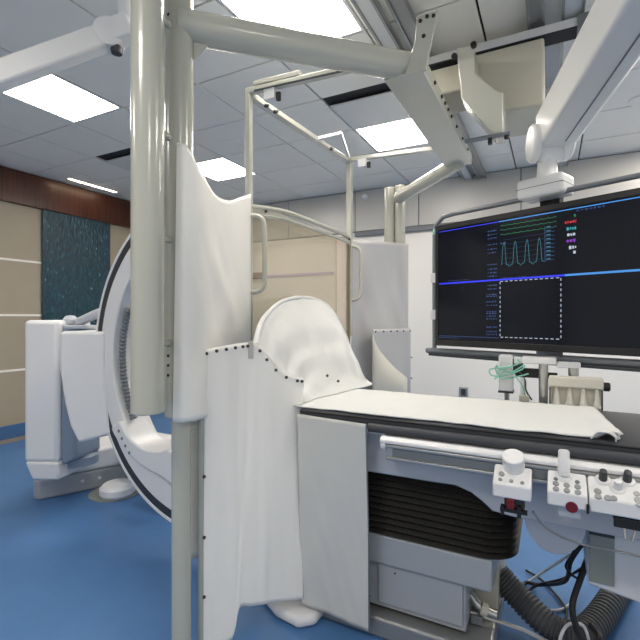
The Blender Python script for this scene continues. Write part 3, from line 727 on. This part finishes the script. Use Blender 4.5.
obj('head', MB().box((-.145, 2.485, 1.955), (.085, 2.635, 2.055), rz=-.40), 'armwhite', am, bevel=.018)
obj('head_seam', MB().box((-.1455, 2.4845, 2.004), (.0855, 2.6355, 2.007), rz=-.40), 'grey', am)
obj('ceiling_column', MB().cyl(B2-dr*.08, zz(B2-dr*.08, 2.998), .07, 24), 'armwhite', am)
# monitor yoke links head to the back of the monitor
obj('yoke', MB().box((-.05, 2.605, 1.80), (.05, 2.66, 1.98), rz=-.40), 'bezel', am, bevel=.006)

# left boom arm
bm_ = thing('boom_arm', (-1.85, 1.40, 2.6), 'long white ceiling boom arm with elbow joint, left of the thick cream posts', 'arm')
b0 = V((-2.44, .80, 2.165)); b1 = V((-1.85, 1.405, 2.672))
obj('arm_beam', MB().bar(b0, b1, .085, .10), 'armwhite', bm_, bevel=.012)
ax = (b1-b0).cross(V((0, 0, 1))).normalized()
obj('elbow', MB().lathe(b1, [(0, -.055), (.05, -.055), (.066, -.045), (.066, .045), (.05, .055), (0, .055)], 28, ax), 'armwhite', bm_)
obj('elbow_cap', MB().lathe(b1+V((.03, .015, -.055)), [(.0, -.03), (.025, -.03), (.03, 0), (0, .0)], 18), 'darkgrey', bm_)
obj('elbow_block', MB().bar(b1, b1+V((.10, .05, .045)), .09, .11), 'armwhite', bm_, bevel=.012)
obj('ceiling_column', MB().cyl(b1+V((.075, .03, .03)), V((b1.x+.075, b1.y+.03, 2.998)), .038, 24), 'armwhite', bm_)
obj('ceiling_flange', MB().lathe((b1.x+.075, b1.y+.03, 2.975), [(.11, 0), (.12, .01), (.12, .024)], 28), 'armwhite', bm_)

# ------------------------------------------------------------------ x-ray C-arm
ca = thing('xray_c_arm', (-2.9, 2.0, 0), 'white x-ray C-arm machine with big curved ring on a boxed column stand', 'c-arm')
hdir = V((math.cos(-.106), math.sin(-.106), 0)); nax = V((math.sin(-.106), -math.cos(-.106), 0))
R_ = .90; Bk = V((-2.598, 1.864, 0)); Cc = Bk+hdir*R_+V((0, 0, 1.108))
def radial(deg, r, d=0.):
    a = math.radians(deg); return Cc+(-hdir*math.cos(a)+V((0, 0, 1))*math.sin(a))*r+nax*d
def ringseg(r0, r1, d0, d1, t0, t1, n=70):
    vs = []; fs = []
    f0 = r0 if callable(r0) else (lambda t: r0)
    f1 = r1 if callable(r1) else (lambda t: r1)
    for i in range(n+1):
        t = t0+(t1-t0)*i/n
        vs += [radial(t, f0(t), d0), radial(t, f1(t), d0), radial(t, f1(t), d1), radial(t, f0(t), d1)]
    for i in range(n):
        for k in range(4): fs.append((i*4+k, i*4+(k+1) % 4, i*4+4+(k+1) % 4, i*4+4+k))
    fs += [(3, 2, 1, 0), tuple(n*4+k for k in range(4))]
    return MB().add(vs, fs)
ring = obj('ring', ringseg(.70, .836, -.18, 0, -98, 92), 'white', ca, bevel=.008)
obj('ring_groove', ringseg(.834, .8825, -.17, -.003, -98, 92), 'darkgrey', ca)
obj('ring_rim', ringseg(.882, .903, -.18, 0, -98, 92), 'white', ca, bevel=.003)
q = radial(-104, .52, -.09)
obj('tube_housing', MB().lathe(q-V((0, 0, .10)), [(.07, 0), (.10, .03), (.10, .16), (.08, .20), (0, .20)], 28), 'white', ca)
q2 = radial(98, .62, -.09)
obj('detector', MB().lathe(q2-V((0, 0, .30)), [(.14, 0), (.16, .02), (.16, .12), (.09, .3), (0, .3)], 28), 'white', ca)
ic = obj('inner_cover', ringseg(lambda t: .70-.20*min(1, max(0, (-t-33)/40))**1.6, lambda t: .80-.13*min(1, max(0, (-t-36)/34)), -.15, .03, -84, -33, 30), 'white', ca, bevel=.01)
for dg in (-37, -41, -45, -49): obj('indicator', MB().lathe(radial(dg, .735, .029), [(.010, 0), (.010, .004)], 8, nax), 'grey', ic)
obj('spring_cable', MB().tube([radial(t, .675, -.05) for t in [25-1.0*i for i in range(60)]], lambda i: .022 if i % 2 else .016, 10), 'grey', ca)
# column
cx_, cy_ = -3.02, 2.16
pcol = [(-3.275, 1.80), (-3.09, 1.89), (-3.02, 1.965), (-2.98, 2.10), (-3.10, 2.36), (-3.42, 2.22)]
obj('column', MB().hexa([(x, y, z) for z in (.33, 1.325) for x, y in ((-3.275, 1.80), (-3.05, 1.905), (-3.17, 2.25), (-3.42, 2.15))]), 'white', ca, bevel=.03)
tap = MB().prism([V((-3.275, 1.80, .335)), V((-3.05, 1.905, .335)), V((-3.17, 2.25, .335)), V((-3.42, 2.15, .335))], (0, 0, -.02))
obj('column_foot', MB().hexa([(-3.235, 1.835, .20), (-3.06, 1.92, .20), (-3.16, 2.22, .20), (-3.38, 2.12, .20), (-3.27, 1.802, .335), (-3.05, 1.907, .335), (-3.17, 2.245, .335), (-3.418, 2.148, .335)]), 'white', ca, bevel=.02)
obj('column_side', MB().hexa([(-3.05, 1.925, .30), (-2.99, 2.0, .34), (-3.05, 2.24, .34), (-3.15, 2.24, .30), (-3.045, 1.93, 1.27), (-2.99, 2.0, 1.27), (-3.06, 2.24, 1.27), (-3.15, 2.24, 1.27)]), 'bluegrey', ca, bevel=.02)
# carriage holding the ring
cf = nax*.12
lo = [(-2.845, 1.80), (-2.62, 1.905)]
car = MB()
sec = [(z, a+.08, b-.06, c+.10, d-.05) for z, a, b, c, d in [(1.255, -2.855, 1.80, -2.575, 1.89), (1.0, -2.855, 1.80, -2.575, 1.89), (.80, -2.82, 1.81, -2.555, 1.895), (.66, -2.78, 1.82, -2.53, 1.90), (.55, -2.715, 1.835, -2.51, 1.905)]]
vs = []; fs = []
for i, (z, xa, ya, xb, yb) in enumerate(sec):
    zb_ = z if i < 4 else .60
    bx, by = (-.10, .28)
    vs += [V((xa, ya, z)), V((xb, yb, z if i < 4 else .62)), V((xb+bx, yb+by, z if i < 4 else .62)), V((xa+bx, ya+by, z))]
for i in range(4):
    for k in range(4): fs.append((i*4+k, i*4+(k+1) % 4, i*4+4+(k+1) % 4, i*4+4+k))
fs += [(3, 2, 1, 0), (16, 17, 18, 19)]
obj('carriage', car.add(vs, fs), 'white', ca, bevel=.022)
cp = obj('carriage_top', MB().box((-3.12, 1.98, 1.262), (-2.72, 2.14, 1.29), rz=.2), 'greywhite', ca, bevel=.008)
obj('carriage_knob', MB().lathe((-3.10, 2.03, 1.30), [(.05, 0), (.05, .03), (.03, .055), (0, .06)], 20), 'greywhite', cp)
obj('cable_sleeve', MB().tube(spline([(-3.02, 2.04, 1.31), (-2.90, 2.06, 1.355), (-2.75, 2.10, 1.42), (-2.62, 2.12, 1.54), (-2.56, 2.12, 1.66)], 24), .032, 14), 'greywhite', ca)
# stand on the floor
pb_ = [(-3.40, 1.935), (-3.335, 1.935), (-2.93, 2.75), (-3.25, 2.95), (-3.62, 2.25)]
sb = obj('stand_base', MB().prism([(x, y, 0) for x, y in pb_], (0, 0, .15)), 'standgrey', ca, bevel=.02)
obj('stand_cover', MB().prism([(x, y, .15) for x, y in pb_], (0, 0, .17)), 'white', ca, bevel=.03)
obj('stand_hub', MB().lathe((-3.13, 2.12, .26), [(.13, 0), (.13, .06), (.1, .08)], 28), 'bluegrey', ca)
for k in (.32, .45):
    p = V((-3.335, 1.935, .085)).lerp(V((-2.93, 2.75, .085)), k)
    obj('screw', MB().lathe(p, [(.012, -.01), (.012, .006)], 10, (.9, -.44, 0)), 'lampframe', sb)
obj('floor_disc', MB().lathe((-2.97, 2.31, 0), [(.19, 0), (.19, .008), (.18, .012), (0, .012)], 40), 'insetgrey', ca)
obj('hub_cover', MB().lathe((-2.90, 2.27, .012), [(.11, 0), (.125, .02), (.125, .06), (.10, .085), (0, .09)], 32), 'white', ca)
obj('rear_cover', MB().box((-2.98, 2.28, .25), (-2.62, 2.62, .415)), 'white', ca, bevel=.04)
obj('rear_arm', MB().box((-2.70, 2.18, .17), (-2.25, 2.42, .33)), 'white', ca, bevel=.03)

# ------------------------------------------------------------------ equipment clipped to the far table rail
def pole(x, y, z0, z1, r, label):
    t = thing('equipment_pole', (x, y, z0), label, 'pole', 'poles behind the table')
    obj('tube', MB().cyl((x, y, z0), (x, y, z1), r, 20), 'steel', t)
    obj('collar', MB().lathe((x, y, z0+.06), [(r*1.02, 0), (r*1.5, .004), (r*1.5, .04), (r*1.02, .044)], 18), 'white', t)
    obj('rail_clamp', MB().box((x-.02, y-.14, z0-.01), (x+.02, y+.02, z0+.05)), 'grey', t, bevel=.003)
pole(-.035, 2.40, .80, 1.12, .021, 'left steel pole behind the table, next to the cream transducer block')
pole(.092, 2.43, .80, 1.11, .023, 'right steel pole behind the table, rising above the cream transducer block')
t = thing('infusion_pump', (-.20, 2.40, .97), 'slim pale grey pump box with green tubing behind the table', 'pump')
obj('body', MB().box((-.235, 2.38, .975), (-.17, 2.45, 1.155)), 'lampframe', t, bevel=.008)
obj('stem', MB().cyl((-.2, 2.42, .80), (-.2, 2.42, .98), .012, 14), 'steel', t)
obj('rail_clamp', MB().box((-.22, 2.275, .79), (-.18, 2.44, .84)), 'grey', t, bevel=.003)
obj('base_edge', MB().box((-.237, 2.378, .968), (-.168, 2.452, .978)), 'darkgrey', t)
obj('side_block', MB().box((-.17, 2.39, 1.08), (-.125, 2.44, 1.14)), 'darkgrey', t, bevel=.005)
obj('small_display', MB().box((-.165, 2.385, 1.115), (-.13, 2.39, 1.15)), 'white', t, bevel=.003)
cb = obj('green_tubing', MB().tube(spline([(-.16+.0, 2.40, 1.15), (-.14, 2.37, 1.12), (-.2, 2.35, 1.10), (-.27, 2.35, 1.085), (-.26, 2.35, 1.055), (-.2, 2.35, 1.06), (-.13, 2.36, 1.09), (-.12, 2.37, 1.11), (-.18, 2.36, 1.075), (-.245, 2.35, 1.10), (-.22, 2.35, 1.045), (-.15, 2.36, 1.055), (-.10, 2.38, 1.07)], 90), .0038, 8), 'green', t)
obj('green_tubing', MB().tube(spline([(-.24, 2.352, 1.11), (-.23, 2.345, 1.06), (-.25, 2.345, 1.04), (-.21, 2.345, 1.08), (-.18, 2.35, 1.10), (-.15, 2.355, 1.05), (-.12, 2.36, 1.0), (-.11, 2.37, .94)], 60), .003, 8), 'green', t)
obj('drip_tube', MB().tube(spline([(-.14, 2.37, 1.08), (-.115, 2.37, 1.04), (-.11, 2.37, .99), (-.085, 2.375, .945)], 20), .004, 8), 'darkgrey', t)
obj('chamber', MB().cyl((-.125, 2.372, .94), (-.125, 2.372, 1.05), .009, 12), 'lampframe', t)
obj('connector', MB().box((-.14, 2.36, .935), (-.095, 2.385, .965)), 'creamdull', t, bevel=.004)
t = thing('clamp_bar', (-.08, 2.40, 1.05), 'black horizontal clamp bar crossing the left steel pole', 'clamp')
obj('bar', MB().box((-.165, 2.425, 1.045), (-.04, 2.452, 1.09)), 'black', t, bevel=.004)
obj('bar_end', MB().box((-.02, 2.415, 1.05), (.025, 2.445, 1.075)), 'black', t, bevel=.004)
t = thing('pole_bracket', (-.05, 2.42, 1.12), 'white horizontal bracket on top of the steel poles under the monitor', 'bracket')
obj('arm', MB().box((-.13, 2.375, 1.118), (.02, 2.46, 1.15)), 'white', t, bevel=.006)
obj('link', MB().box((.02, 2.39, 1.105), (.12, 2.46, 1.13)), 'lampframe', t, bevel=.004)
t = thing('transducer_block', (.1, 2.38, .93), 'cream transducer block with four clear drip chambers behind the table', 'transducer')
obj('body', MB().box((-.012, 2.345, 1.018), (.207, 2.40, 1.068)), 'creamcloth', t, bevel=.008)
obj('back_plate', MB().box((-.008, 2.38, .90), (.204, 2.395, 1.015)), 'creamcloth', t)
obj('side_knob', MB().lathe((.207, 2.37, 1.03), [(.02, 0), (.02, .022), (.015, .026)], 16, (1, 0, 0)), 'black', t)
for k in range(4):
    x = .02+.054*k
    obj('drip_chamber', MB().lathe((x, 2.36, .935), [(.019, 0), (.019, .008), (.014, .02), (.008, .07), (.006, .082)], 14), 'clear', t)
for x in (-.010, .198):
    obj('side_post', MB().box((x, 2.35, .91), (x+.006, 2.362, 1.015)), 'darkgrey', t)

# ------------------------------------------------------------------ hose, cables and fittings
t = thing('corrugated_hose', (0, 2.05, 0), 'thick grey corrugated hose on the blue floor under the table', 'hose')
hp = spline([(-.21, 2.12, .20), (-.12, 2.10, .13), (.0, 2.05, .075), (.09, 2.06, .064), (.17, 2.2, .064), (.25, 2.42, .064), (.33, 2.66, .064)], 200)
obj('corrugation', MB().tube(hp, lambda i: .056 if i % 4 < 2 else .048, 18), 'hose', t)
def cable(name, pts, r, m, label):
    pts = spline(pts, 70)
    tag(obj(name, MB().tube(pts, r, 8), m, org=tuple(V((pts[0].x, pts[0].y, 0)))), label, 'cable', 'cables under the table')
cable('black_cable', [(.11, 2.1, .42), (.07, 2.1, .34), (.05, 2.2, .2), (-.05, 2.4, .05), (-.12, 2.45, .012), (-.13, 2.3, .012), (-.02, 2.2, .012), (.1, 2.25, .012), (.2, 2.5, .012)], .009, 'black', 'black cable looping on the blue floor left of the hose bend')
cable('black_cable', [(.13, 2.05, .40), (.10, 2.0, .33), (.07, 1.95, .24), (.09, 1.93, .16), (.13, 1.92, .11), (.16, 1.98, .13), (.14, 2.05, .13)], .012, 'black', 'thick black cable crossing over the corrugated hose')
cable('black_cable', [(.14, 2.2, .30), (.05, 2.3, .16), (-.08, 2.36, .05), (-.11, 2.24, .012), (.0, 2.15, .012), (.06, 2.3, .012), (-.03, 2.5, .012), (-.12, 2.58, .012)], .006, 'black', 'thin black cable curled in a small loop on the floor under the disc shaped guard')
cable('pale_cable', [(.02, 1.93, .012), (.03, 1.96, .10), (.06, 1.98, .15), (.11, 1.99, .15), (.13, 1.96, .08), (.12, 1.9, .012)], .006, 'lampframe', 'pale cable arching over the top of the corrugated hose')
cable('white_cable', [(.10, 2.2, .35), (.0, 2.4, .15), (-.09, 2.5, .012), (-.13, 2.4, .010), (-.07, 2.28, .010), (.03, 2.3, .010), (.1, 2.42, .010)], .006, 'lampframe', 'thin pale cable loop on the floor beneath the table')
cable('thin_cable', [(-.055, 1.63, .70), (-.01, 1.66, .64), (.08, 1.70, .595), (.2, 1.72, .585), (.5, 1.72, .58)], .004, 'alu', 'thin grey cable sagging from the big knob module to the right')
cable('black_cable', [(.09, 1.95, .60), (.095, 1.96, .52), (.06, 1.97, .46), (.075, 1.97, .44), (.05, 2.0, .36), (.10, 2.05, .30), (.13, 2.15, .30)], .005, 'black', 'short kinked black cable hanging left of the grey under table cover')
t = thing('pipe_fitting', (-.27, 1.93, .05), 'metal pipe fittings at the right foot of the table pedestal', 'fitting')
obj('elbow_pipe', MB().tube(spline([(-.298, 1.93, .19), (-.27, 1.92, .165), (-.25, 1.92, .15), (-.2, 1.93, .135)], 16), .017, 12), 'steel', t)
obj('flange', MB().lathe((-.245, 1.92, .15), [(.026, -.012), (.026, .012)], 14, (1, .1, -.3)), 'creamdull', t)
obj('lower_pipe', MB().tube([(-.298, 1.92, .125), (-.1, 1.95, .095), (.05, 1.97, .05)], .008, 10), 'steel', t)
obj('valve', MB().box((-.295, 1.90, .09), (-.25, 1.95, .125)), 'grey', t, bevel=.004)

# ------------------------------------------------------------------ camera, world, view
cam = bpy.data.cameras.new('camera'); co = bpy.data.objects.new('camera', cam); COL.objects.link(co)
co.location = (0, 0, 1.34); co.rotation_euler = (PI/2, 0, math.radians(27.5))
cam.sensor_width = 36; cam.lens = 445/640*36; cam.shift_y = -2/640; cam.clip_start = .05
S.camera = co
w = bpy.data.worlds.new('world'); S.world = w; w.use_nodes = True
w.node_tree.nodes['Background'].inputs[0].default_value = (1.0, .97, .93, 1); w.node_tree.nodes['Background'].inputs[1].default_value = .5
S.view_settings.view_transform = 'Standard'; S.view_settings.look = 'None'
S.view_settings.exposure = 0.45; S.view_settings.gamma = 1; S.view_settings.use_curve_mapping = False
